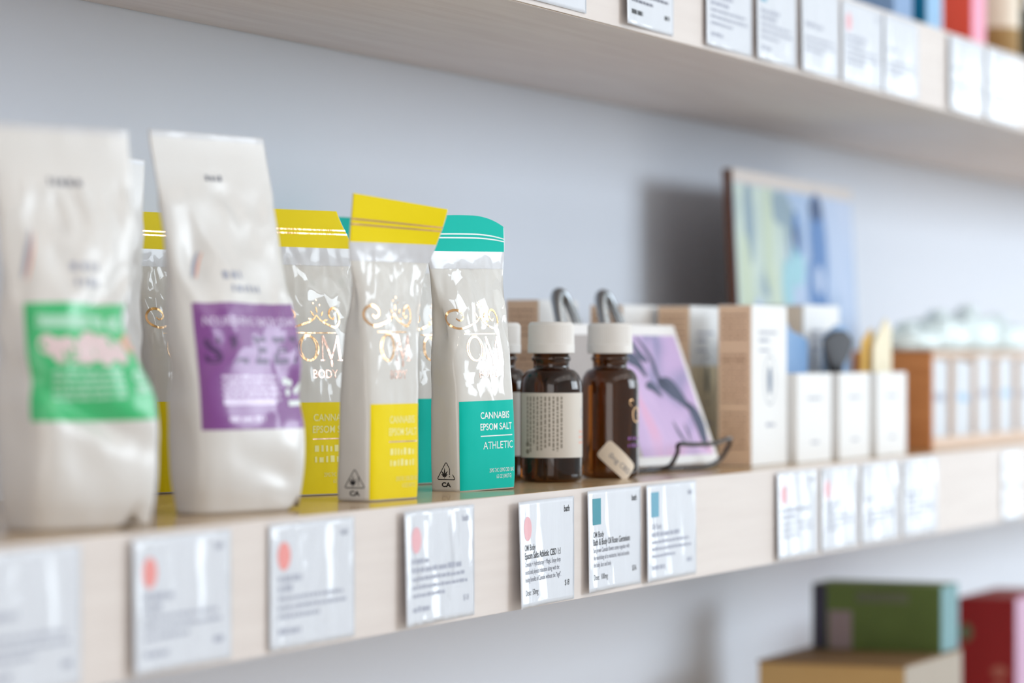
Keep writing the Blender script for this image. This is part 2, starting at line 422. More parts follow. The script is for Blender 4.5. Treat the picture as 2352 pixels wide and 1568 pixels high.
# ------------------------------------------------------------------ price cards on the shelf fronts
def price_card(xa, xb, zb, h, label, dot=None, lift=1.2, head=None, lines=(), dose=None, price=None, corner=None, soft=False, tilt=0.0, crinkle=False):
    w = (xb - xa) * 1000; r = thing('price_card', label, 'price card', (xa, -0.0004, zb), 0, 'price cards along the shelf fronts')
    r.rotation_euler = (0, math.radians(tilt), 0)
    def fn(off):
        def g(q):
            a = 1 - q[:, 0] / w
            y = -0.55 - lift * a ** 2.2 * (1.15 - 0.35 * q[:, 1] / h) - 0.12 * np.sin(q[:, 0] * 0.19 + q[:, 1] * 0.05) - off
            return np.stack([q[:, 0], y, q[:, 1]], 1) * 0.001
        return g
    body = Geo().grid(0, w, 0, h, 3.0)
    o = emit(body, fn(0), 'sleeve', M['card_crinkled' if crinkle else 'card'], r)
    md = o.modifiers.new('thickness', 'SOLIDIFY'); md.thickness = 0.0003; md.offset = -1
    if dot:
        g = Geo()
        if dot[0] == 'round': g.ellipse(w * 0.165, h * 0.74, h * 0.115, h * 0.115)
        else: g.quad(w * 0.09, w * 0.09 + h * 0.25, h * 0.66, h * 0.92, 3)
        emit(g, fn(0.1), 'colour_mark', M[dot[1]], r)
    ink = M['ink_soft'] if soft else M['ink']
    g = Geo(); g2 = Geo()
    if corner: g.text(corner, w * 0.92, h * 0.86, h * 0.085, 'RIGHT', 1.0, 0.02)
    if head:
        y = h * 0.535
        for i, t in enumerate(head):
            if isinstance(t, str): g.text(t, w * 0.1, y, h * (0.082 if i == 0 else 0.088), 'LEFT', 1.0, 0.016 if i else 0.008, 0.0, w * 0.7)
            else: g.words(w * 0.1, w * 0.9, y, h * 0.05, t[0], t[1])
            y -= h * 0.078
    y = h * 0.385
    for t in lines:
        if isinstance(t, str): g2.text(t, w * 0.1, y, h * 0.066, 'LEFT', 0.84, 0.0, 0.0, w * 0.79)
        else: g2.words(w * 0.1, w * 0.9, y, h * 0.035, t[0], t[1])
        y -= h * 0.072
    if dose:
        if isinstance(dose, str): g.text(dose, w * 0.1, h * 0.115, h * 0.078)
        else: g.words(w * 0.1, w * 0.36, h * 0.115, h * 0.05, dose[0])
    if price:
        if isinstance(price, str): g.text(price, w * 0.92, h * 0.145, h * 0.08, 'RIGHT')
        else: g.words(w * 0.82, w * 0.92, h * 0.145, h * 0.055, price[0])
    if g.v: emit(g, fn(0.1), 'lettering', ink, r)
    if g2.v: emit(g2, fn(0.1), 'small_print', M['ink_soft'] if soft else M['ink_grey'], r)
    return r

ZB = BOT + 0.0022; CH = 65.5
W3 = lambda s: [(s, 0.95), (s + 1, 1.0), (s + 2, 0.6)]
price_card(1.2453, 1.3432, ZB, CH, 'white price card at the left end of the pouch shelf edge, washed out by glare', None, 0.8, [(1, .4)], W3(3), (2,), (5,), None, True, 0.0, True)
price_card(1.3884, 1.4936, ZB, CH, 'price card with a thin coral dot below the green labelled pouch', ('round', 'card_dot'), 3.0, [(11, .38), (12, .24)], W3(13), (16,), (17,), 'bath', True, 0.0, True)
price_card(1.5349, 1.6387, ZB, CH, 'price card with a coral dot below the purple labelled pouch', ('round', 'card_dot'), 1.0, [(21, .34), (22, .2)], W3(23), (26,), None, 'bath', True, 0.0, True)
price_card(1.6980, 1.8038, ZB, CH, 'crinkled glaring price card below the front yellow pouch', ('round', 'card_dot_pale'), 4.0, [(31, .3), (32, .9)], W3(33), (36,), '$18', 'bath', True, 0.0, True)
price_card(1.8619, 1.9639, ZB - 0.0012, CH, 'sharp price card reading 50mg and $18 below the front teal pouch', ('round', 'card_dot_pale'), 5.5,
           ['OM Body', 'Epsom Salts Athletic CBD 1:1'], ['Cannabis + Hydrotherapy = Magic. Enjoy deep', 'mental and physical relaxation along with the', 'healing benefits of Cannabis without the "high".'], 'Dose:  50mg', '$18', 'bath')
price_card(1.9813, 2.0850, ZB + 0.001, CH, 'price card with a deep teal rectangle reading 100mg below the amber bottles', ('square', 'card_teal'), 3.2,
           ['OM Body', 'Bath & Body Oil Rose Geranium'], ['Sun grown Cannabis flowers come together with', 'the nourishing oil to moisturize, heal and soothe', 'the body, face and body.'], 'Dose:  100mg', '$36', 'bath')
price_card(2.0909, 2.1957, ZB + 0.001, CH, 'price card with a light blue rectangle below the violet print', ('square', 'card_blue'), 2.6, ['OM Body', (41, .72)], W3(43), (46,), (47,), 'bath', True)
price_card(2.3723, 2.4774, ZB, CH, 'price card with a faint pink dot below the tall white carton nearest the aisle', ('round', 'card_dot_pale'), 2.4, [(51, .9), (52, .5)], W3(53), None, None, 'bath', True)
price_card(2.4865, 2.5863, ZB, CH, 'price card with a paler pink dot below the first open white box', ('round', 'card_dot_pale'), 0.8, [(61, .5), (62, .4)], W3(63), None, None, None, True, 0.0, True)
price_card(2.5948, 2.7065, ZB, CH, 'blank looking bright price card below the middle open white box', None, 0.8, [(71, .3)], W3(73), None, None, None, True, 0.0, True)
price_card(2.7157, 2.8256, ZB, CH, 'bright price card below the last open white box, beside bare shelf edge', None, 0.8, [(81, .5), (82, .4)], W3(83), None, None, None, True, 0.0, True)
price_card(3.0547, 3.1215, TOP - 0.0375, 32, 'small pale price tag, upper of two below the brown display box', None, 0.5, [(91, .6)], (), None, None, None, True)
price_card(3.0547, 3.1215, TOP - 0.070, 31, 'small pale price tag, lower of two below the brown display box', None, 0.5, [(95, .6)], (), None, None, None, True)

UZ = UB + 0.003
price_card(1.8757, 1.9851, UZ, CH, 'price card reading $24 at the left of the upper shelf, cut by the photo edge', None, 0.8, [(101, .5)], W3(103), (1,), '$24', None)
price_card(2.0497, 2.1492, UZ, CH, 'upper shelf price card with a brown shadow at its left edge between bare wood', None, 3.5, [(111, .6), (112, .5)], W3(113), (116,), (117,), None)
price_card(2.2122, 2.3181, UZ, CH, 'upper shelf price card right of the second gap of bare wood', None, 2.0, [(121, .6), (122, .5)], W3(123), (126,), None, None, True)
price_card(2.3231, 2.4244, UZ, CH, 'upper shelf price card with a tiny blue mark cut by the photo edge', ('square', 'card_blue'), 2.6, [(131, .6), (132, .5)], W3(133), (136,), None, None, True)
price_card(2.4309, 2.5349, UZ, CH, 'upper shelf price card between the blue marked card and the slate tin', None, 2.6, [(141, .6)], W3(143), None, None, None, True)
price_card(2.5408, 2.6572, UZ, CH, 'upper shelf price card with a faint pink dot below the slate blue tin', ('round', 'card_dot_pale'), 0.9, [(151, .6), (152, .5)], W3(153), None, None, 'bath', True)
price_card(2.6598, 2.7656, UZ, CH, 'upper shelf price card with a small teal bar left of bare wood', None, 0.8, [(161, .4)], W3(163), None, None, None, True)
price_card(2.8616, 2.9857, UZ, CH, 'upper shelf price card below the coral red tin', None, 2.6, [(171, .4)], W3(173), None, None, None, True)
price_card(2.9920, 3.1215, UZ, CH, 'upper shelf price card below the potted plant at the far right', None, 1.8, [(181, .4)], W3(183), None, None, None, True)

# ------------------------------------------------------------------ pouches
class Pouch:
    """Closed film bag: every row is a closed section, sampled by arc length so print keeps its size on the sheet."""
    def __init__(s, Wd, H, rows, seed, amp=0.5, topz=None, crease=(0.55, 0.86), wf=1.5, dents=(), feet=()):
        s.wf = wf
        s.W, s.H = Wd, H
        R = np.array(rows, float); hk = R[:, 0]
        s.nh, s.ns = 84, 176
        hs = np.linspace(0, H, s.nh + 1); s.hs = hs
        ip = lambda k: s._smooth(hs, hk, R[:, k])
        xl, xr, hd, p, cy, tw = [ip(k) for k in range(1, 7)]
        ph = np.linspace(-math.pi * 1.5, math.pi * 0.5, 721)          # starts at the back centre, passes the front (-pi/2)
        T = np.zeros((s.nh + 1, s.ns + 1, 3))
        for i in range(s.nh + 1):
            hw = (xr[i] - xl[i]) / 2; cx = (xr[i] + xl[i]) / 2
            co, si = np.cos(ph), np.sin(ph)
            x = hw * np.sign(co) * np.abs(co) ** (2 / p[i]); y = hd[i] * np.sign(si) * np.abs(si) ** (2 / p[i])
            L = np.concatenate([[0], np.cumsum(np.hypot(np.diff(x), np.diff(y)))])
            mid = np.interp(-math.pi / 2, ph, L)
            q = np.linspace(0, 1, s.ns + 1)
            Lq = np.where(q < 0.5, q * 2 * mid, mid + (q - 0.5) * 2 * (L[-1] - mid))
            x = np.interp(Lq, L, x); y = np.interp(Lq, L, y)
            a = math.radians(tw[i]); c, sn = math.cos(a), math.sin(a)
            T[i, :, 0] = cx + x * c - y * sn; T[i, :, 1] = cy[i] + x * sn + y * c; T[i, :, 2] = hs[i]
        f = np.linspace(-1, 1, s.ns + 1)
        N = s._normals(T)
        for i in range(s.nh + 1):
            v = hs[i] / H
            k = amp * (0.25 + 0.75 * min(1, v / 0.3)) * (1.0 if v < 0.83 else max(0.12, 1 - (v - 0.83) / 0.05))
            k2 = 1.0 if crease[0] < v < crease[1] else 0.35
            for j in range(s.ns + 1):
                ang = math.pi * f[j]
                p3 = Vector((math.sin(ang) * s.wf + seed, math.cos(ang) * s.wf, hs[i] * 0.02 * s.wf))
                d = noise.noise(p3) * 1.4 + noise.noise(p3 * 2.3) * 0.8
                cr = (abs(noise.noise(p3 * 1.9 + Vector((7, 3, 1)))) - 0.22) * -1.8 * k2
                T[i, j] += N[i, j] * (d + cr) * k
        for s0, h0, rs, rh, dp, sl in dents:
            S = f[None, :] * s.W; Hh = hs[:, None]
            T += N * (-dp * np.exp(-((S - s0) / rs) ** 2 - ((Hh - h0 - sl * (S - s0)) / rh) ** 2))[:, :, None]
        T[0, :, 2] = 0.0
        for s0, rs, up in feet:
            lift = up * np.exp(-((f * s.W - s0) / rs) ** 2)
            for i in range(8): T[i, :, 2] = T[i, :, 2] + lift * (1 - i / 8) ** 1.5
        if topz:
            for i in range(s.nh + 1):
                u = max(0.0, (hs[i] / H - 0.88) / 0.12)
                fx = np.where(np.abs(f) <= 0.5, f * 2, np.sign(f) * (2 - 2 * np.abs(f)))
                T[i, :, 2] += u * np.array([topz(a) for a in fx])
        s.T = T; s.N = s._normals(T)
    @staticmethod
    def _smooth(x, xk, yk):
        y = np.interp(x, xk, yk); pad = 5
        k = np.ones(2 * pad + 1) / (2 * pad + 1)
        ye = np.concatenate([np.full(pad, y[0]), y, np.full(pad, y[-1])])
        return np.convolve(ye, k, 'valid') * 0.7 + y * 0.3
    @staticmethod
    def _normals(T):
        ds = np.roll(T[:, :-1], -1, 1) - np.roll(T[:, :-1], 1, 1)
        ds = np.concatenate([ds, ds[:, :1]], 1)
        dh = np.gradient(T, axis=0)
        n = np.cross(ds, dh); n /= (np.linalg.norm(n, axis=2, keepdims=True) + 1e-9)
        return n
    def at(s, q, off=0.12):
        f = ((q[:, 0] / s.W + 1) * 0.5) % 1.0 * s.ns; h = np.clip(q[:, 1] / s.H, 0, 1) * s.nh
        j = np.clip(f.astype(int), 0, s.ns - 1); i = np.clip(h.astype(int), 0, s.nh - 1)
        a = (f - j)[:, None]; b = (h - i)[:, None]
        g = lambda A: (A[i, j] * (1 - a) + A[i, j + 1] * a) * (1 - b) + (A[i + 1, j] * (1 - a) + A[i + 1, j + 1] * a) * b
        return (g(s.T) + g(s.N) * off) * 0.001
    def body(s, m, parent):
        V = (s.T[:, :-1] * 0.001).reshape(-1, 3); n = s.ns
        F = [(i * n + j, i * n + (j + 1) % n, (i + 1) * n + (j + 1) % n, (i + 1) * n + j) for i in range(s.nh) for j in range(n)]
        F.append(tuple(range(n))[::-1]); F.append(tuple(s.nh * n + k for k in range(n)))
        return link_mesh('bag', V, F, m, parent, True)
    def print_(s, geo, name, m, parent, off=0.14):
        return emit(geo, lambda q: s.at(q, off), name, m, parent)

def spiral(cx, cy, r0, r1, a0, a1, n=40):
    return [(cx + (r0 + (r1 - r0) * t) * math.cos(a0 + (a1 - a0) * t), cy + (r0 + (r1 - r0) * t) * math.sin(a0 + (a1 - a0) * t)) for t in np.linspace(0, 1, n)]

def foil_logo(P, r, s0=0.0):
    g = Geo()
    # scrolled ornament
    ctrl = [(-2, 109.5), (-6, 106.6), (-14.3, 104.0), (-24.6, 102.2), (-31.7, 105.0), (-33.6, 109.2), (-30.8, 113.0), (-25.4, 113.9), (-20.6, 111.7), (-20.1, 108.7), (-23.7, 107.2), (-26.3, 108.6)]
    for sg in (-1, 1):
        pts = smooth_path([(s0 + x + 1 if sg < 0 else s0 - (x + 2) * 0.62 - 1, y) for x, y in ctrl], 7)
        g.ribbon(pts, [0.8 + 0.8 * math.sin(math.pi * k / len(pts)) for k in range(len(pts))])
    for k, (dx, dy, a) in enumerate(((-3, 109, 2.2), (0, 111, 1.57), (3, 109, 0.9), (-4.5, 106.5, 2.9), (4, 106, 0.2))):
        g.ribbon([(s0 + dx + math.cos(a) * t * 4, dy + math.sin(a) * t * 4) for t in np.linspace(0, 1, 6)], [0.3, .9, 1.3, 1.2, .8, .2])
    for dx, dy in ((-2, 117), (1, 119), (3.5, 116)): g.ellipse(s0 + dx, dy, 0.55, 0.55, 10)
    # O with its bar, M, then the word below
    g.ring(s0 - 10.5, 89.5, 8.2, 7.6, 1.0)
    g.ring(s0 - 10.5, 89.5, 6.4, 7.4, 0.9)
    g.quad(s0 - 21, s0 + 13, 98.4, 99.0, 12); g.quad(s0 - 13, s0 - 8, 97.2, 97.8, 3)
    P.print_(g, 'foil_scroll', M['foil'], r)
    g = Geo()
    for a, b, w in (((0.5, 82), (1.5, 97), .9), ((1.5, 97), (8, 83), 1.9), ((8, 83), (14, 97), .9), ((14, 97), (15.2, 82), 1.9)):
        g.ribbon([(s0 + a[0] + (b[0] - a[0]) * t, a[1] + (b[1] - a[1]) * t) for t in np.linspace(0, 1, 8)], w)
    g.quad(s0 - 1, s0 + 2.4, 81.7, 82.4, 2); g.quad(s0 + 13, s0 + 17.2, 81.7, 82.4, 2)
    g.ellipse(s0 + 8.2, 80.2, 1.0, 2.2, 14)
    g.textfit('BODY', s0 - 8.0, s0 + 12.5, 71.2, 5.4)
    P.print_(g, 'foil_lettering', M['foil_pale'], r)

def hazard_mark(P, r, s0, h0):
    g = Geo()
    tri = [(s0 - 7.2, h0 + 4.6), (s0 + 7.2, h0 + 4.6), (s0, h0 + 15.6)]
    pts = []
    for k in range(3):
        a, b, c = [np.array(t) for t in (tri[k - 1], tri[k], tri[(k + 1) % 3])]
        p, q = b + (a - b) * 0.1, b + (c - b) * 0.1
        for t in np.linspace(0, 1, 5): pts.append((1 - t) ** 2 * p + 2 * t * (1 - t) * b + t * t * q)
    g.ribbon(pts, 0.55, True)
    for a, ln in ((90, 5.0), (128, 4.0), (52, 4.0), (158, 2.8), (22, 2.8), (195, 1.6), (-15, 1.6)):   # the leaf
        a = math.radians(a)
        g.ribbon([(s0 - 1.2 + math.cos(a) * ln * t, h0 + 6.8 + math.sin(a) * ln * t) for t in np.linspace(0, 1, 6)], [.3, .8, 1.0, .9, .55, .1])
    g.quad(s0 - 1.4, s0 - 1.0, h0 + 5.2, h0 + 6.9)
    g.quad(s0 + 2.5, s0 + 3.1, h0 + 7.4, h0 + 11.2); g.ellipse(s0 + 2.8, h0 + 6.4, 0.42, 0.42, 10)
    g.textfit('CA', s0 - 3.6, s0 + 3.8, h0, 2.9, 0.04)
    P.print_(g, 'warning_mark', M['ink'], r)

def salt_pouch(loc, rz, colour, label, rows=None, seed=1.0, topz=None, variety='ATHLETIC', tilt=0.0, s_logo=-1.0, H=174, dents=()):
    rows = rows or [(0, -29.5, 30.5, 13.0, 6, 0, 0), (8, -30, 31.5, 13.8, 6, 0, 0), (60, -30, 31, 13.6, 5, 0, 0), (98, -32, 32, 12, 4, 1, 0),
                    (125, -35.5, 35, 7, 3, 2, 0), (143, -39.5, 39, 2.0, 2.2, 3, 0), (150, -41, 40.5, .6, 2, 3, 0), (174, -41.3, 41, .5, 2, 4, 0)]
    r = thing('salt_pouch', label, 'pouch', loc, rz, 'white standing pouches with coloured tops')
    r.rotation_euler.y = math.radians(tilt)
    P = Pouch(83.0, H, rows, seed, 0.42, topz, dents=dents)
    P.body(M['film_white'], r)
    m = M[colour]
    g = Geo().grid(-82.9, 82.9, 151, H, 1.4); P.print_(g, 'top_band', m, r, 0.16)
    g = Geo().grid(-41, 41, 140, 151, 1.4); P.print_(g, 'zip_strip', M['film_zip'], r, 0.14)
    for h in (158.6, 161.0):
        pass
    g = Geo()
    for h in (159.2, 161.6): g.grid(-41, 41, h, h + 0.9, 1.0)
    P.print_(g, 'foil_lines', M['foil'] if colour == 'yellow' else M['print_white'], r, 0.3)
    g = Geo().grid(-29.5, 32, 0.8, 56.5, 1.2); P.print_(g, 'colour_panel', m, r, 0.14)
    ink = M['print_white'] if colour == 'teal' else M['print_paleyellow']
    g = Geo()
    g.textfit('CANNABIS', -10, 20.8, 45.2, 4.4, 0.012); g.textfit('EPSOM SALT', -10.6, 23.6, 38.0, 4.4, 0.012)
    if variety: g.textfit(variety, -7.8, 24.6, 26.0, 4.9)
    else:
        g.words(-9, 22, 26.5, 4.0, 5, 1.0, (1, 2)); g.words(-9, 22, 20.0, 4.0, 6, 1.0, (1, 2))
    g.textfit('25MG THC / 25MG CBD / BAG', -1.4, 25.8, 11.2, 2.6); g.textfit('6.5 OZ (184.27 G)', 6.4, 22.6, 7.2, 2.6)
    P.print_(g, 'lettering', ink, r, 0.26)
    g = Geo().grid(-10.6, 24.4, 33.9, 34.6, 1.2); P.print_(g, 'foil_rule', M['foil_pale'] if colour == 'yellow' else M['print_white'], r, 0.26)
    foil_logo(P, r, s_logo)
    hazard_mark(P, r, -39.5, 3.2)
    return r

T0 = TOP + 0.0003
salt_pouch((1.926, 0.0531, T0), -14, 'teal', 'front teal topped pouch reading Athletic, sharpest thing on the shelf', seed=2.3, tilt=-1.0, dents=((-40, 104, 9, 13, 5.5, .35), (-33, 128, 7, 9, 1.5, .35)),
           topz=lambda a: -1.5 * max(0, -a) ** 2 - 9.0 * max(0, (a - 0.1)) ** 2.2)
rowsC = [(0, -28, 29.5, 12.6, 6, 0, 0), (8, -28.5, 30.5, 13.2, 6, 0, 0), (60, -28.5, 30, 13, 5, -1, 0), (98, -30, 30.5, 11, 4, -3, -2),
         (125, -33, 33, 6.5, 3, -6, -5), (143, -37.5, 37.5, 2.0, 2.2, -9, -9), (150, -39, 39, .6, 2, -11, -11), (174, -39.6, 39.6, .5, 2, -17, -15)]
salt_pouch((1.770, 0.047, T0), -6, 'yellow', 'front yellow topped pouch with its top flap bent over, left of the front teal pouch', rows=rowsC, seed=5.1, variety=None, dents=((-42, 118, 8, 16, 3.0, .35),),
           topz=lambda a: 1.5 - 3.5 * a)
salt_pouch((1.8185, 0.115, T0), -23, 'yellow', 'yellow topped pouch standing between the purple labelled pouch and the front yellow one', seed=8.7, variety=None,
           rows=[(0, -29.5, 30.5, 13.0, 6, 0, 0), (8, -30, 31.5, 13.8, 6, 0, 0), (60, -30, 31, 13.6, 5, 0, 0), (98, -32, 32, 12, 4, 1, 0),
                 (125, -35.5, 35, 7, 3, 2, 0), (143, -39.5, 39, 2.0, 2.2, 3, 0), (150, -41, 39.5, .6, 2, 3, 0), (174, -41.3, 24, .5, 2, 4, 0)])
salt_pouch((1.822, 0.212, T0), -12, 'yellow', 'shaded yellow topped pouch seen in the gap between the green and purple labelled pouches', seed=11.2, variety=None)
salt_pouch((2.018, 0.128, T0), -9, 'teal', 'shaded teal pouch glimpsed in the slit between the front yellow and teal pouches', seed=14.9)
salt_pouch((2.045, 0.212, T0), -9, 'teal', 'rearmost teal topped pouch, only its top showing behind the yellow flap', seed=17.4, H=181)

# the big white pouches
def lens_rows(H, wb, wt, d=20, lean=0.0, waist=0.0, p0=4.5):
    R = [(0, -wb + 2, wb - 2, d * .62, p0, 0), (12, -wb, wb, d * .88, p0, 0), (45, -wb, wb, d, p0, 0), (78, -wb - 1, wb + .5 - waist * .5, d * .92, p0 * .8, 0), (100, -wb - 2, wb + 1 - waist, d * .76, 3, 0),
         (124, -wt + 1, wt - 1 - waist * .3, d * .52, 2.5, 0), (150, -wt, wt, d * .28, 2.3, 0), (174, -wt, wt, 2.0, 2.1, 0), (184, -wt, wt, .8, 2, 0), (H, -wt, wt, .6, 2, 0)]
    return [(h, a, b, dd, p, c + lean * (h / H) ** 2.2, 0) for h, a, b, dd, p, c in R]

def white_pouch(loc, rz, label, W_, H, rows, seed, art, tilt=0.0, amp=1.7, dents=(), feet=()):
    r = thing('bath_pouch', label, 'pouch', loc, rz, 'tall white standing pouches')
    r.rotation_euler.y = math.radians(tilt)
    P = Pouch(W_, H, rows, seed, amp, None, (0.3, 0.9), 0.95, dents, feet); P.body(M['film_matte'], r)
    g = Geo().grid(-W_ / 2 + 1, W_ / 2 - 1, H - 3.2, H - 0.4, 1.4); P.print_(g, 'seal', M['film_zip'], r)
    art(P, r)
    return r

def art_plain(P, r): pass
def art_purple(P, r):
    P.print_(Geo().grid(-38, 44, 45, 113, 1.4), 'label_panel', M['purple'], r)
    g = Geo(); g.textfit('NOURISHING BATH SOAK', -33, 38, 101, 4.6, 0.02); P.print_(g, 'label_heading', M['purple_pale'], r, 0.26)
    g = Geo()
    for ch, x in zip('SLEEP', (-34, -17, -1, 15, 29)): g.textfit(ch, x, x + 10.5, 81, 14.5, 0.03)
    P.print_(g, 'label_title', M['purple_dark'], r, 0.28)
    g = Geo()
    for k in range(5): g.words(-26, 16, 72.5 - k * 3.1, 1.7, 30 + k, 1.0 if k else 1.0, (4, 10))
    g.quad(-26, 12, 58.2, 60.6, 16); g.words(-23, 2, 49.5, 2.6, 40)
    P.print_(g, 'label_text', M['purple_pale'], r, 0.26)
    g = Geo()
    for x, y in ((22, 71), (26, 70), (24, 65), (36, 68), (33, 66), (40, 72)): g.ellipse(x, y, 2.6, 2.0, 14)
    g.quad(24, 43, 57.5, 60.5, 10)
    P.print_(g, 'label_badge', M['print_white'], r, 0.26)
    g = Geo(); g.textfit('SKIN', -9, 5, 176, 3.0); g.words(-15, -2, 125, 3.2, 7, 1, (1, 2)); g.words(-12, 8, 119, 3.2, 8, 1, (1, 2))
    P.print_(Geo().words(-9, 5, 180, 3.2, 9, 1, (1, 2)), 'top_text', M['ink_grey'], r, 0.26)
    P.print_(Geo().words(-14, 2, 126, 4.4, 7, 1, (1, 2)).words(-10, 14, 119, 4.4, 8, 1, (1, 2)), 'name_text', M['ink_soft'], r, 0.26)
    g = Geo().ribbon([(-34 + 9 * t, 127 + 15 * t) for t in np.linspace(0, 1, 9)], [1, 2, 2.4, 2.6, 2.6, 2.4, 2, 1.4, .6])
    P.print_(g, 'brush_stroke', M['ink_soft'], r, 0.26)
    g = Geo().ribbon([(-31.5 + 9 * t, 126.5 + 15 * t) for t in np.linspace(0, 1, 9)], [.6, 1, 1.3, 1.4, 1.4, 1.3, 1, .8, .4])
    P.print_(g, 'pink_stroke', M['salmon'], r, 0.3)
def art_green(P, r):
    P.print_(Geo().grid(-36, 41, 53, 110, 1.4), 'label_panel', M['green'], r)
    g = Geo().quad(-30, 12, 98, 104, 20); g.ellipse(20, 100, 6, 3.4)
    for k in range(5): g.words(-24, 14, 76 - k * 3.1, 1.8, 130 + k, 1.0, (4, 10))
    g.ellipse(24, 74, 5, 3); g.ellipse(34, 77, 5, 4); g.quad(20, 41, 66, 70, 12)
    P.print_(g, 'label_text', M['green_pale'], r, 0.26)
    g = Geo()
    for x, y, a, b_ in ((-25, 90, 5, 5), (-19, 87, 5, 6.5), (-14, 89, 4, 5), (-5, 87, 5, 7), (0, 89, 6, 7.5), (6, 87, 5, 8), (11, 88, 5, 6.5), (16, 86, 4, 6), (-9, 83, 14, 2.2)): g.ellipse(x, y, a, b_, 18)
    P.print_(g, 'label_title', M['pinkish'], r, 0.28)
    g = Geo().ellipse(25, 90, 5, 4.5).ellipse(30, 86, 6, 4.5); P.print_(g, 'label_badge', M['salmon'], r, 0.3)
    P.print_(Geo().words(-14, 8, 168, 4.0, 19, 1, (1, 2)), 'top_text', M['ink_grey'], r, 0.26)
    P.print_(Geo().words(-8, 10, 126, 4.4, 27, 1, (1, 2)).words(-6, 12, 118, 4.4, 28, 1, (1, 2)), 'name_text', M['ink_soft'], r, 0.26)
    g = Geo().ribbon([(-36 + 6 * t, 122 + 24 * t) for t in np.linspace(0, 1, 9)], [1, 2, 2.4, 2.6, 2.6, 2.4, 2, 1.4, .6])
    P.print_(g, 'brush_stroke', M['ink_soft'], r, 0.26)
    g = Geo().ribbon([(-33.8 + 6 * t, 121 + 24 * t) for t in np.linspace(0, 1, 9)], [.6, 1, 1.3, 1.4, 1.4, 1.3, 1, .8, .4])
    P.print_(g, 'pink_stroke', M['salmon'], r, 0.3)

white_pouch((1.600, 0.050, T0), -14, 'tall white pouch with a purple label reading Sleep', 98, 206, lens_rows(206, 45, 47, 19, 24, 0, 3.6), 21.0, art_purple, 0, 1.4, ((-28, 138, 12, 12, 4, .4), (30, 60, 16, 14, 3, .3), (12, 22, 22, 9, 2.5, -.3)), ((36, 6, 7), (52, 5, 3)))
white_pouch((1.415, 0.0415, T0), -20, 'tall white pouch with a green label, blurred at the near end', 92, 198, lens_rows(198, 39, 43.5, 22, 15, 15, 5), 33.0, art_green, 0, 1.8, ((-8, 57, 26, 8, 6.5, -.5), (26, 120, 15, 8, 4.5, .5), (38, 92, 9, 16, 4, 0)), ((20, 5, 7), (44, 5, 3)))
white_pouch((1.610, 0.158, T0), -12, 'tall plain white pouch mostly hidden behind the green labelled pouch', 96, 200, lens_rows(200, 45, 47, 18, 0), 44.0, art_plain, 3.5)

# ------------------------------------------------------------------ amber bottles
def bottle(loc, rz, label, k=1.0):
    r = thing('amber_bottle', label, 'bottle', loc, rz, 'small amber glass bottles with white caps')
    R = 21.0 * k
    pts = [(R - 4, 0.0), (R - 1.6, 0.7), (R - .3, 2.4), (R, 5), (R, 30), (R, 62)]
    for t in np.linspace(0, 1, 9)[1:]:                         # round shoulder
        a = t * math.pi / 2; pts.append((12.4 + (R - 12.4) * math.cos(a) ** 0.9, 62 + 14 * math.sin(a)))
    pts += [(12.0, 77.5), (12.0, 81), (13.2, 82), (13.2, 84), (12.0, 85), (12.0, 92)]
    bm_obj('glass_body', lathe_bm([(a * .001, b * .001) for a, b in pts], 72), M['glass'], r, True)
    bm = bmesh.new(); n = 144; rings = []
    prof = [(15.2, 86.5, 0), (15.9, 87.0, 0), (15.9, 92.5, 0), (15.5, 93.0, 1), (15.4, 105.5, 1), (14.8, 107.0, 0), (13.6, 107.8, 0), (0.5, 107.9, 0)]
    for rad, z, rib in prof:
        rings.append([bm.verts.new(((rad + (0.22 if rib and j % 2 else 0)) * .001 * math.cos(2 * math.pi * j / n), (rad + (0.22 if rib and j % 2 else 0)) * .001 * math.sin(2 * math.pi * j / n), z * .001)) for j in range(n)])
    for i in range(len(rings) - 1):
        for j in range(n): bm.faces.new((rings[i][j], rings[i][(j + 1) % n], rings[i + 1][(j + 1) % n], rings[i + 1][j]))
    bm.faces.new(rings[0][::-1]); bm.faces.new(rings[-1]); bmesh.ops.recalc_face_normals(bm, faces=bm.faces[:])
    bm_obj('cap', bm, M['cap'], r)
    def wrap(off):
        def g(q):
            a = q[:, 0] / R
            return np.stack([(R + off) * np.sin(a), -(R + off) * np.cos(a), q[:, 1]], 1) * .001
        return g
    return r, wrap, R

# the front of local space faces -Y; the lens looks along +X/+Y, so print is turned a little towards it
def paper_label(r, wrap, R, back):
    g = Geo().grid(-R * 1.55, R * 1.75, 16.5, 60, 1.2); emit(g, wrap(0.12), 'paper_label', M['label'], r)
    g = Geo()
    for k in range(10):
        x = -R * 1.15 + k * 2.75; rr = random.Random(k + back); y = 57.5; end = 19.5 + rr.uniform(0, 6)
        while y > end:
            w = rr.uniform(1.2, 3.6); g.quad(x, x + 1.25, max(end, y - w), y, 1); y -= w + 0.7
    g.ellipse(-R * 1.12, 25.5, 1.7, 1.7, 14).ellipse(-R * 1.12, 20.6, 1.7, 1.7, 14)
    emit(g, wrap(0.22), 'small_print', M['print_taupe'], r)
    g = Geo().ring(R * 1.08, 46, 3.0, 3.2, .5); g.text('OM', R * 1.18, 43, 6.0, 'LEFT', 0.9)
    emit(g, wrap(0.22), 'emblem', M['ink_soft'], r)
    g = Geo().words(R * .82, R * 1.5, 33, 1.7, 3).words(R * .8, R * 1.5, 29.5, 1.7, 4).words(R * .8, R * 1.5, 25.8, 1.7, 5)
    emit(g, wrap(0.22), 'pink_print', M['salmon'], r)

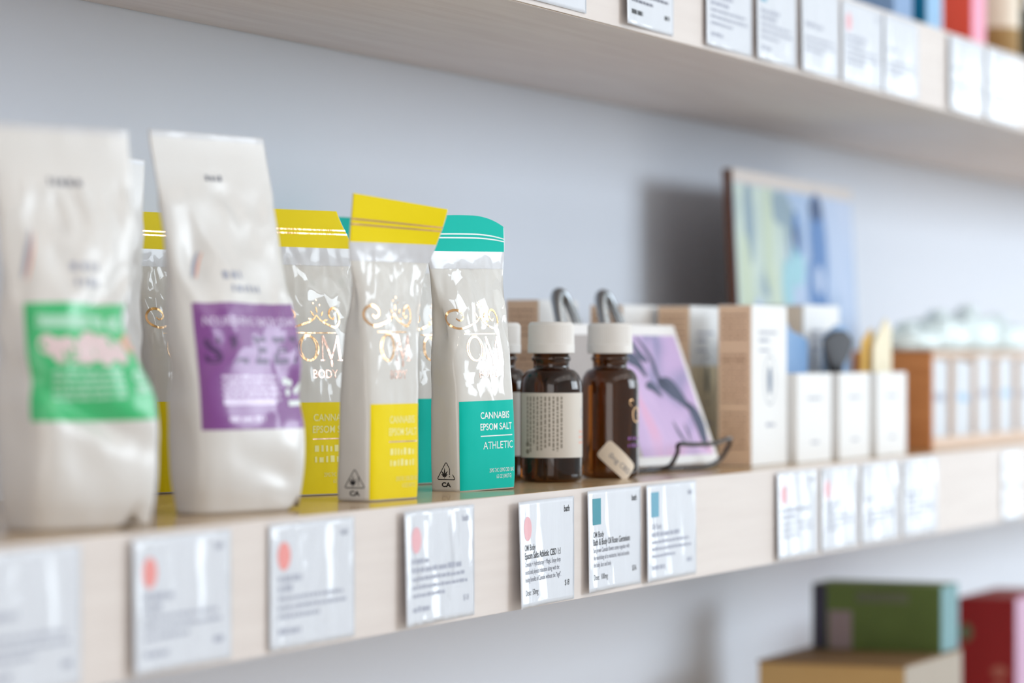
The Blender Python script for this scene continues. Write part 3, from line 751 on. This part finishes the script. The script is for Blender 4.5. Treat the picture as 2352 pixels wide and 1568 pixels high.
r, wrap, R = bottle((2.075, 0.0600, T0), -52, 'amber bottle with a full paper label of small print, between two others')
paper_label(r, wrap, R, 0)
r, wrap, R = bottle((2.098, 0.109, T0), -58, 'amber bottle half hidden behind the front teal pouch')
paper_label(r, wrap, R, 50)
r, wrap, R = bottle((2.1595, 0.0500, T0), -62, 'amber bottle with a slanted cream sticker in front of the violet print', 0.965)
def sticker_pts(cx, cy, L, Wd, rot, rr=2.6):
    g = Geo(); c, sn = math.cos(rot), math.sin(rot); out = []
    nx, ny = 14, 8
    V = []; F = []
    for j in range(ny + 1):
        for i in range(nx + 1):
            x = -L / 2 + L * i / nx; y = -Wd / 2 + Wd * j / ny
            ax, ay = abs(x) - (L / 2 - rr), abs(y) - (Wd / 2 - rr)
            if ax > 0 and ay > 0:
                d = max(ax, ay); n = math.hypot(ax, ay); x = math.copysign(L / 2 - rr + ax * d / n, x); y = math.copysign(Wd / 2 - rr + ay * d / n, y)
            V.append((cx + x * c - y * sn, cy + x * sn + y * c))
    for j in range(ny):
        for i in range(nx): F.append((j * (nx + 1) + i, j * (nx + 1) + i + 1, (j + 1) * (nx + 1) + i + 1, (j + 1) * (nx + 1) + i))
    g.add(V, F); return g
rot = math.radians(-42)
emit(sticker_pts(3.0, 12.4, 28, 14.5, rot), wrap(0.15), 'sticker', M['sticker'], r)
g = Geo().text('0mg CBD', -3.6, 15.4, 5.2, 'LEFT', .95, 0.0, rot); emit(g, wrap(0.25), 'sticker_text', M['ink_grey'], r)
g = Geo().ribbon(spiral(15.0, 53, .8, 3.0, 0, 4.6, 24), .7).ring(20.0, 44, 4.2, 5.2, 1.0); emit(g, wrap(0.15), 'gold_emblem', M['foil'], r)
g = Geo().words(11, 24, 26.5, 2.6, 61, 1, (1, 2)).words(11, 24, 21.5, 2.6, 62, 1, (1, 2)); emit(g, wrap(0.15), 'violet_print', M['purple'], r)

# ------------------------------------------------------------------ violet print on a wire stand
PX, PY = 2.197, 0.0735
LEAN = math.radians(21)
r = thing('picture_panel', 'white bordered print of violet and grey shapes leaning on a wire stand', 'picture', (PX, PY, TOP + 0.0045), -8)
r.rotation_euler.x = -LEAN
PW, PH = 0.190, 0.112
box('panel', 0, PW, 0, 0.005, 0, PH, M['print_paper'], r, 0.0012)
g = Geo().grid(72, PW * 1000 - 6, 7, PH * 1000 - 9, 6); emit(g, flat_y(-0.12), 'violet_area', M['print_violet'], r)
g = Geo(); g.add([(6, 7), (72, 7), (72, 84), (66, 98), (60, 103), (6, 103)], [(0, 1, 2, 3, 4, 5)]); emit(g, flat_y(-0.12), 'grey_area', M['print_grey'], r)
def blob(pts, w):
    n = (len(pts) - 1) * 6 + 1
    g = Geo().ribbon([tuple(p) for p in smooth_path(pts, 6)], [w * (0.25 + 0.75 * math.sin(math.pi * (k + .5) / n)) for k in range(n)])
    emit(g, flat_y(-0.22), 'slate_shape', M['print_slate'], r)
blob([(84, 100), (96, 88), (110, 82), (118, 70)], 12); blob([(122, 102), (134, 86), (136, 70), (146, 60)], 6); blob([(112, 100), (118, 88), (128, 82)], 8)
blob([(112, 62), (122, 62), (132, 54)], 8); blob([(132, 64), (146, 62), (156, 57), (170, 44)], 17)
blob([(168, 48), (177, 34), (175, 12)], 16); blob([(136, 34), (140, 24), (148, 14)], 4); blob([(152, 32), (154, 24), (153, 16)], 3)

s_ = thing('wire_stand', 'black wire stand with two chrome top loops, holding the violet print', 'stand', (PX, PY, TOP), -8)
def loc(p):                                   # room coordinates to the stand's own
    d = Vector((p[0] - PX, p[1] - PY, 0)); d.rotate(Matrix.Rotation(math.radians(8), 3, 'Z')); return (d.x, d.y, p[2])
hook = [(2.190, 0.0695, .0022), (2.225, 0.0630, .0022), (2.262, 0.0560, .0022), (2.274, 0.0475, .005), (2.266, 0.0385, .015), (2.258, 0.0345, .0212),
        (2.282, 0.0315, .0205), (2.322, 0.0290, .0205), (2.352, 0.0290, .0235), (2.364, 0.0320, .0200), (2.360, 0.0380, .008), (2.340, 0.0440, .0024), (2.300, 0.0500, .0024), (2.27, 0.062, .0022)]
bm_obj('front_hook', tube_bm(smooth_path([loc(p) for p in hook], 7), 0.0017, 8), M['wire'], s_, True)
hook = [(x - 0.098, y + 0.0138, z) for x, y, z in hook[3:12]]
t = math.tan(LEAN)
for lx in (0.054, 0.120):
    yb = lambda z: 0.0125 + z * t
    pts = smooth_path([(lx - 0.014, yb(.085), 0.085), (lx - 0.0125, yb(.105), 0.105), (lx - 0.0095, yb(.120), 0.120), (lx - 0.0055, yb(.129), 0.129), (lx, yb(.132), 0.132),
                       (lx + 0.0055, yb(.129), 0.129), (lx + 0.0095, yb(.120), 0.120), (lx + 0.0125, yb(.105), 0.105), (lx + 0.014, yb(.085), 0.085)], 6)
    bm_obj('top_loop', tube_bm(pts, 0.0036, 10, 1.3), M['chrome'], s_, True)
    for sx in (-1, 1):
        bm_obj('back_leg', tube_bm([(lx + 0.014 * sx, yb(.086), 0.086), (lx + 0.016 * sx, yb(.05), 0.05), (lx + 0.020 * sx, 0.046, 0.0022)], 0.0018, 8), M['wire'], s_, True)

# ------------------------------------------------------------------ tall cartons
def carton(loc, w, d, h, label, side='kraft', leaf='leaf_ink', cream=False, text=True):
    r = thing('carton', label, 'carton', loc, 0, 'tall white cartons with brown sides')
    box('box', 0, w, 0, d, 0, h, M['carton'], r, 0.0006)
    box('side_panel', -0.0004, 0.0002, 0.0006, d - 0.0006, 0.0006, h - 0.0006, M[side], r)
    w_, d_, h_ = w * 1000, d * 1000, h * 1000
    if cream: emit(Geo().quad(1, w_ - 1, 1, h_ * 0.62, 2), flat_y(-0.1), 'cream_field', M['carton_cream'], r)
    if text:
        g = Geo(); n = 24
        for k in range(n):
            y = h_ * (0.93 - 0.86 * k / n)
            if k in (5, 6, 16): continue
            g.words(-d_ + 3, -3, y, 1.7 if k != 8 else 2.6, k + int(w_), 0.95, (4, 9))
        emit(g, flat_x(-0.55), 'side_print', M['kraft_ink'], r)
    g = Geo().ellipse(w_ / 2, h_ * 0.53, 5.0, 11.0).ring(w_ / 2, h_ * 0.53, 15, 19, .7)
    emit(g, flat_y(-0.2), 'leaf_emblem', M[leaf], r)
    g = Geo().words(w_ * .2, w_ * .7, h_ * .82, 2.6, 3).words(w_ * .2, w_ * .5, h_ * .77, 3.2, 4).words(w_ * .2, w_ * .5, h_ * .71, 2.2, 5).words(w_ * .4, w_ * .65, h_ * .24, 3, 6)
    emit(g, flat_y(-0.2), 'front_print', M['ink_soft'], r)
    return r
CHT = 0.1245
carton((2.423, 0.0345, T0), 0.087, 0.0275, CHT, 'tall white carton with a blue leaf emblem, front of the row beside the open boxes')
carton((2.451, 0.0950, T0), 0.079, 0.0272, CHT, 'tall carton with an olive leaf on a cream front, second in the row', leaf='leaf_dark', cream=True)
carton((2.387, 0.1270, T0), 0.079, 0.0272, CHT, 'tall carton third in the row, above the right half of the violet print', leaf='leaf_dark', cream=True)
carton((2.302, 0.1620, T0), 0.079, 0.0272, CHT + 0.003, 'tall carton last in the row, behind the left wire loop', leaf='leaf_dark', cream=True)
# blue printed carton behind the open boxes
r = carton((2.640, 0.062, T0), 0.100, 0.050, 0.128, 'tall white carton with a blue and tan printed side behind the open boxes', 'blue_light', text=False)
g = Geo().add([(-49, 60), (-1, 60), (-1, 126), (-49, 126)], [(0, 1, 2, 3)]); 
g = Geo(); g.add([(-49, 127), (-1, 127), (-1, 70), (-14, 96), (-24, 112), (-36, 96), (-49, 84)], [(0, 1, 2, 3, 4, 5, 6)]); emit(g, flat_x(-0.6), 'tan_print', M['sticker'], r)
g = Geo(); g.add([(-49, 127), (-24, 127), (-30, 116), (-40, 108), (-49, 104)], [(0, 1, 2, 3, 4)]); emit(g, flat_x(-0.7), 'dark_print', M['leaf_dark'], r)
g = Geo().ellipse(-28, 119, 6, 6); emit(g, flat_x(-0.8), 'sun_print', M['ochre'], r)

# ------------------------------------------------------------------ open white boxes with their contents
def open_box(loc, w, d, h, label):
    r = thing('open_box', label, 'box', loc, 0, 'open white boxes at the shelf edge')
    t = 0.0012
    box('front_panel', 0, w, 0, t, 0, h, M['carton'], r); box('back_panel', 0, w, d - t, d, 0, h, M['carton'], r)
    box('side_panel', 0, t, t, d - t, 0, h, M['carton'], r); box('side_panel', w - t, w, t, d - t, 0, h, M['carton'], r)
    box('base', t, w - t, t, d - t, 0, t, M['carton'], r)
    w_, h_ = w * 1000, h * 1000
    g = Geo().words(w_ * .3, w_ * .7, h_ * .7, 2.4, 3).words(w_ * .4, w_ * .62, h_ * .2, 2.6, 4); emit(g, flat_y(-0.15), 'front_print', M['ink_soft'], r)
    return r
OB = [(2.517, 0.028), (2.622, 0.0255), (2.720, 0.0225)]
for (x, y), w, lb in zip(OB, (0.090, 0.086, 0.090), ('open white box nearest the leaf carton, with a dark scoop and a blue card', 'middle open white box, between two others', 'open white box nearest the brown display box, full of cream cards')):
    open_box((x, y, T0), w, 0.020, 0.0712, lb)

def slab(name, label, cat, loc, pts, th, m, rz=0.0, rx=0.0, group=None, extra=None):     # flat cut-out card with thickness, outline in mm
    r = thing(name, label, cat, loc, rz, group); r.rotation_euler.x = rx
    n = len(pts); v = [(x * .001, 0, z * .001) for x, z in pts] + [(x * .001, th, z * .001) for x, z in pts]
    f = [tuple(range(n)), tuple(range(2 * n - 1, n - 1, -1))] + [(i, i + n, (i + 1) % n + n, (i + 1) % n) for i in range(n)]
    o = link_mesh('sheet', v, f, m, r)
    bm = bmesh.new(); bm.from_mesh(o.data); bmesh.ops.recalc_face_normals(bm, faces=bm.faces[:]); bm.to_mesh(o.data); bm.free()
    if extra: extra(r)
    return r
slab('blue_card', 'blue card standing in the first open white box', 'card', (2.522, 0.0445, T0 + 0.0014), [(2, 0), (72, 0), (74, 96), (60, 100), (30, 104), (16, 112), (2, 98)], 0.0016, M['blue'])
slab('blue_card', 'blue card standing in the middle open white box, right of the dark scoop', 'card', (2.628, 0.0420, T0 + 0.0014), [(2, 0), (68, 0), (70, 108), (40, 110), (4, 100)], 0.0016, M['blue'])
# dark scoop
r = thing('scoop', 'dark grey rounded scoop standing handle down in an open white box', 'scoop', (2.612, 0.0405, T0 + 0.0025))
r.location.x = 2.640; r.location.y = 0.0345
bm = bmesh.new(); n = 20; rings = []
for k in range(13):
    t = k / 12; z = 0.070 + 0.034 * t
    hw = 0.004 + 0.036 * math.sin(math.pi * min(1, t * 0.62 + 0.0)) ** 0.8 if t < .8 else 0.0395 * math.sqrt(max(0.02, 1 - ((t - .62) / .385) ** 2))
    rings.append([bm.verts.new((hw * math.cos(2 * math.pi * j / n) + 0.010 * t, 0.0045 * math.sin(2 * math.pi * j / n), z)) for j in range(n)])
for i in range(12):
    for j in range(n): bm.faces.new((rings[i][j], rings[i][(j + 1) % n], rings[i + 1][(j + 1) % n], rings[i + 1][j]))
bm.faces.new(rings[0][::-1]); bm.faces.new(rings[-1]); bmesh.ops.recalc_face_normals(bm, faces=bm.faces[:])
bm_obj('head', bm, M['dark_grey'], r, True)
bm_obj('handle', tube_bm([(0, 0, 0.0), (0, 0, 0.04), (0.001, 0, 0.075)], 0.0062, 12), M['near_black'], r, True)
# cream cards in the last box
slab('cream_card', 'cream card leaning left in the last open white box, ochre towards its foot', 'card', (2.728, 0.0395, T0 + 0.0014), [(2, 0), (38, 0), (40, 80), (34, 108), (22, 103), (6, 96)], 0.0016, M['ochre'], group='cards in the last open white box')
slab('cream_card', 'taller cream card with a cut corner standing in the last open white box', 'card', (2.732, 0.0350, T0 + 0.0014), [(16, 0), (74, 0), (75, 108), (58, 117), (36, 104), (20, 92)], 0.0016, M['cream'], group='cards in the last open white box')

# ------------------------------------------------------------------ brown display box with white packets and cellophane bags
r = thing('display_box', 'brown wooden display box with a pale front holding white packets', 'box', (2.913, 0.0282, T0))
BL, BD, BH = 0.62, 0.075, 0.090
box('side_panel', 0, 0.006, 0, BD, 0, BH, M['brown_wood'], r, 0.0008); box('side_panel', BL - 0.006, BL, 0, BD, 0, BH, M['brown_wood'], r, 0.0008)
box('back_panel', 0.006, BL - 0.006, 0.020, 0.026, 0, BH, M['pale_wood'], r); box('front_rail', 0.006, BL - 0.006, 0, 0.006, 0, 0.011, M['pale_wood'], r, 0.0008)
box('top_rail', 0.006, BL - 0.006, 0.014, 0.022, BH - 0.006, BH, M['pale_wood'], r, 0.0008)
for k in range(7): box('divider', 0.012 + k * 0.082, 0.018 + k * 0.082, 0.006, 0.020, 0.011, BH - 0.008, M['pale_wood'], r)
box('base', 0.006, BL - 0.006, 0.006, BD, 0, 0.004, M['pale_wood'], r)
names = ['first', 'second', 'third', 'fourth', 'fifth', 'sixth']
for k in range(6):
    p = thing('packet', 'white packet standing in the brown display box, %s from its left end' % names[k], 'packet', (2.913 + 0.027 + k * 0.082, 0.0365, T0 + 0.0045), 0, 'white packets in the brown display box')
    p.rotation_euler.y = math.radians((1.5, 3.5, -3, -1, 2, 0)[k])
    box('sleeve', 0, 0.058, 0, 0.006, 0, 0.078, M['packet'], p, 0.001)
    emit(Geo().quad(6, 50, 40, 47, 2), flat_y(-0.2), 'printed_band', M['blue_light'] if k % 2 else M['ink_soft'], p)

def cello_bag(loc, w, h, d, label, seed):
    r = thing('cellophane_bag', label, 'bag', loc, 0, 'frosted cellophane bags on the brown display box')
    bm = bmesh.new(); bmesh.ops.create_icosphere(bm, subdivisions=4, radius=1.0)
    for v in bm.verts:
        p = v.co.copy(); q = Vector((math.copysign(abs(p.x) ** .7, p.x), math.copysign(abs(p.y) ** .8, p.y), math.copysign(abs(p.z) ** .75, p.z)))
        k = 1 + 0.22 * noise.noise(p * 1.7 + Vector((seed, 0, 0))) + 0.12 * abs(noise.noise(p * 4 + Vector((seed, 2, 0))))
        v.co = Vector((q.x * w / 2 * k, q.y * d / 2, max(-0.8, q.z) * h / 2 * (k if q.z > 0 else 1) + h * 0.4))
    bm_obj('film', bm, M['cello'], r, True)
    bm_obj('tied_neck', tube_bm([(0, 0, h * .8), (0.006, 0, h * .95), (0.014, 0, h * 1.0)], 0.006, 8, 1.8), M['cello'], r, True)
    return r
for k, (x, w, h, lb) in enumerate(((2.972, 0.10, 0.022, 'flat aqua cellophane bag lying on the left end of the display box'),
                                   (3.075, 0.11, 0.034, 'frosted cellophane bag on the display box, second from its left end'),
                                   (3.185, 0.11, 0.040, 'tallest frosted cellophane bag, in the middle of the display box top'),
                                   (3.300, 0.11, 0.032, 'frosted cellophane bag on the display box towards its right end'))):
    cello_bag((x, 0.028 + 0.043, T0 + BH + 0.0005), w, h, 0.058, lb, 3.0 * k)
box('lid', 0.006, BL - 0.006, 0.026, BD, BH - 0.004, BH, M['pale_wood'], r)

# ------------------------------------------------------------------ painted canvas leaning behind
r = thing('canvas_painting', 'blue and mint abstract canvas standing behind the cartons', 'painting', (2.764, 0.155, T0), 2.0)
r.rotation_euler.x = -math.radians(3)
CW, CHh = 0.405, 0.251
box('stretcher', 0, CW, 0.0005, 0.009, 0, CHh, M['canvas_edge'], r, 0.001)
box('canvas', 0.0008, CW - 0.0008, 0, 0.0012, 0.0008, CHh - 0.012, M['painting'], r)
box('top_margin', 0.0008, CW + 0.0004, -0.0003, 0.0095, CHh - 0.012, CHh + 0.0004, M['canvas_margin'], r)
def daub(name, m, items, off):
    for cx, cy, rx, ry, a in items:
        emit(Geo().ellipse(cx, cy, rx, ry, 24, math.radians(a)), flat_y(off), name, M[m], r); off -= 0.02
g = Geo().grid(2, 160, 2, 238, 10); emit(g, flat_y(-0.1), 'mint_field', M['paint_mint'], r)
g = Geo().grid(160, 402, 2, 238, 10); emit(g, flat_y(-0.1), 'pale_field', M['paint_pale'], r)
daub('slate_daub', 'paint_slate', [(45, 205, 16, 40, 0), (150, 222, 34, 16, 0), (90, 150, 12, 11, 0), (180, 200, 20, 30, 12)], -0.14)
daub('mint_stripe', 'paint_mint2', [(104, 195, 17, 50, -3), (30, 150, 18, 46, 4), (118, 90, 10, 80, 0)], -0.26)
daub('pale_daub', 'paint_pale', [(66, 72, 30, 66, 4), (170, 66, 26, 60, -6), (205, 168, 26, 40, 20)], -0.36)
daub('aqua_daub', 'paint_aqua', [(196, 170, 24, 20, 0), (160, 150, 18, 26, 0)], -0.46)
daub('blue_daub', 'paint_blue', [(272, 190, 30, 52, 4), (262, 150, 34, 34, 0), (288, 110, 20, 46, 14), (304, 56, 14, 60, 8), (198, 30, 22, 34, -12), (200, 200, 14, 22, 20)], -0.54)
daub('navy_daub', 'paint_navy', [(268, 226, 22, 12, 0), (196, 196, 8, 12, 0)], -0.70)
daub('lilac_daub', 'paint_pale', [(268, 158, 15, 14, 0), (244, 60, 24, 60, 10), (345, 80, 30, 66, 6)], -0.78)

# ------------------------------------------------------------------ lower shelf
L0 = LT + 0.0003
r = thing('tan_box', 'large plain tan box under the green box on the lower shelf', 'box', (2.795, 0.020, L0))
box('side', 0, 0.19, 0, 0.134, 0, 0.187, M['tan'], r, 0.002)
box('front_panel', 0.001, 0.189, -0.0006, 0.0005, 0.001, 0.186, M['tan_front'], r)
box('lid', -0.001, 0.191, -0.001, 0.135, 0.1865, 0.1885, M['tan_top_shade'], r, 0.0005)  # thin sheet on the box top, carrying its shade as colour
r = thing('green_box', 'dark green printed box on top of the tan box', 'box', (2.920, 0.0217, L0 + 0.1888))
box('box', 0, 0.059, 0, 0.122, 0, 0.0605, M['lower_green'], r, 0.0008)
box('front_panel', 0.0005, 0.0585, -0.0005, 0.0005, 0.0005, 0.060, M['lower_aqua'], r)
emit(Geo().quad(-121, -108, 1, 60, 2), flat_x(-0.1), 'navy_band', M['lower_navy'], r)
emit(Geo().quad(-106, -84, 1, 36, 2), flat_x(-0.1), 'mauve_print', M['lower_mauve'], r)
emit(Geo().quad(-80, -30, 44, 54, 2), flat_x(-0.1), 'title_print', M['lower_olive'], r)
r = thing('red_box', 'dark red upright box with a pink front on the lower shelf', 'box', (3.187, 0.020, L0))
box('box', 0, 0.15, 0, 0.058, 0, 0.2205, M['red'], r, 0.0008)
box('front_panel', 0.0005, 0.1495, -0.0005, 0.0005, 0.0005, 0.220, M['pink'], r)
for k in range(4): emit(Geo().ellipse(-16, 148 - k * 17, 8, 6), flat_x(-0.1), 'print_mark', M['red_ink'], r)
emit(Geo().ellipse(-50, 186, 7, 9), flat_x(-0.1), 'leaf_print', M['lower_olive'], r)

# ------------------------------------------------------------------ upper shelf
U0 = UT + 0.0003
def tin(loc, w, d, h, side, front, label):
    r = thing('tin_box', label, 'tin', loc, 0, 'bright tins on the upper shelf')
    box('body', 0, w, 0, d, 0, h, M[side], r, 0.0015)
    box('front_panel', 0.001, w - 0.001, -0.0006, 0.0004, 0.001, h - 0.001, M[front], r)
    box('lid', -0.0008, w + 0.0008, -0.0008, d + 0.0008, h - 0.012, h + 0.001, M[side], r, 0.001)
tin((2.760, 0.020, U0), 0.060, 0.037, 0.13, 'up_slate', 'up_slate', 'slate blue tin at the left of the upper shelf row')
tin((2.846, 0.015, U0), 0.050, 0.031, 0.14, 'up_teal', 'up_blue', 'teal tin with a light blue front on the upper shelf')
tin((3.001, 0.015, U0), 0.051, 0.028, 0.14, 'up_red', 'up_pink', 'coral red tin with a pink front on the upper shelf')
r = thing('potted_plant', 'dark green potted plant with tan stems at the far right of the upper shelf', 'plant', (3.285, 0.045, U0))
bm_obj('pot', lathe_bm([(.022, 0), (.026, .002), (.031, .05), (.033, .052), (.033, .06), (.028, .06), (.026, .05), (.002, .05)], 32), M['pot'], r, True)
rr = random.Random(4)
for k in range(5):
    a = 2 * math.pi * k / 5 + 2.6; tip = (0.05 * math.cos(a) * .6, 0.03 * math.sin(a) * .6, 0.10 + 0.012 * k)
    st = bm_obj('stem', tube_bm(smooth_path([(0.008 * math.cos(a), 0.008 * math.sin(a), 0.05), (tip[0] * .5, tip[1] * .5, 0.085), tip], 5), 0.0028, 8), M['stem'], r, True)
for k in range(26):
    a = rr.uniform(0, 2 * math.pi); rad = rr.uniform(0.006, 0.034); z = rr.uniform(0.062, 0.15); L = rr.uniform(0.022, 0.034)
    d = Vector((math.cos(a), math.sin(a), rr.uniform(-.5, .5))).normalized(); p = Vector((rad * math.cos(a) * .5, rad * math.sin(a) * .5, z)); sd = d.cross(Vector((0, 0, 1))).normalized()
    V = [p]; F = []
    for i, wq in enumerate((0.35, 0.5, 0.42, 0.2)):
        c = p + d * L * (i + 1) / 5 + Vector((0, 0, -0.002 * i)); V += [c + sd * L * wq * .7, c - Vector((0, 0, .0015)), c - sd * L * wq * .7]
    V.append(p + d * L)
    F = [(0, 1, 2), (0, 2, 3)]
    for i in range(3):
        b = 1 + 3 * i; F += [(b, b + 3, b + 4, b + 1), (b + 1, b + 4, b + 5, b + 2)]
    F += [(10, 13, 11), (11, 13, 12)]
    link_mesh('leaf', V, F, M['leaf'], r, True)
# tan paper sleeve beside the tins
r = thing('paper_tube', 'tan paper tube between the coral red tin and the potted plant', 'tube', (3.160, 0.032, U0))
bm_obj('tube', lathe_bm([(.021, 0), (.022, .001), (.022, .125), (.0225, .126), (.0225, .140), (.021, .142), (.001, .142)], 40), M['stem'], r, True)
bm_obj('label_band', lathe_bm([(.0222, .03), (.0223, .031), (.0223, .09), (.0222, .091)], 40, False), M['sticker'], r, True)

# ------------------------------------------------------------------ ceiling spots over the aisle
for k, (x, y) in enumerate(((0.9, -1.6), (1.9, -1.6), (2.9, -1.6), (1.4, -2.5), (2.4, -2.5))):
    r = thing('ceiling_spot', 'small round ceiling spot, ' + ('nearest the green labelled pouch', 'above the aisle before the amber bottles', 'above the aisle before the display box', 'in the rear row towards the near end', 'in the rear row towards the far end')[k], 'lamp', (x, y, 2.8 - ZC - 0.03), 0, 'ceiling spots')
    bm_obj('housing', lathe_bm([(.05, .03), (.055, .028), (.055, .0), (.045, .0), (.04, .01), (.001, .012)], 32, False), M['lamp'], r, True)
    bm_obj('bulb', lathe_bm([(.001, .008), (.036, .008), (.036, .0085), (.001, .0085)], 24, False), M['bulb'], r)
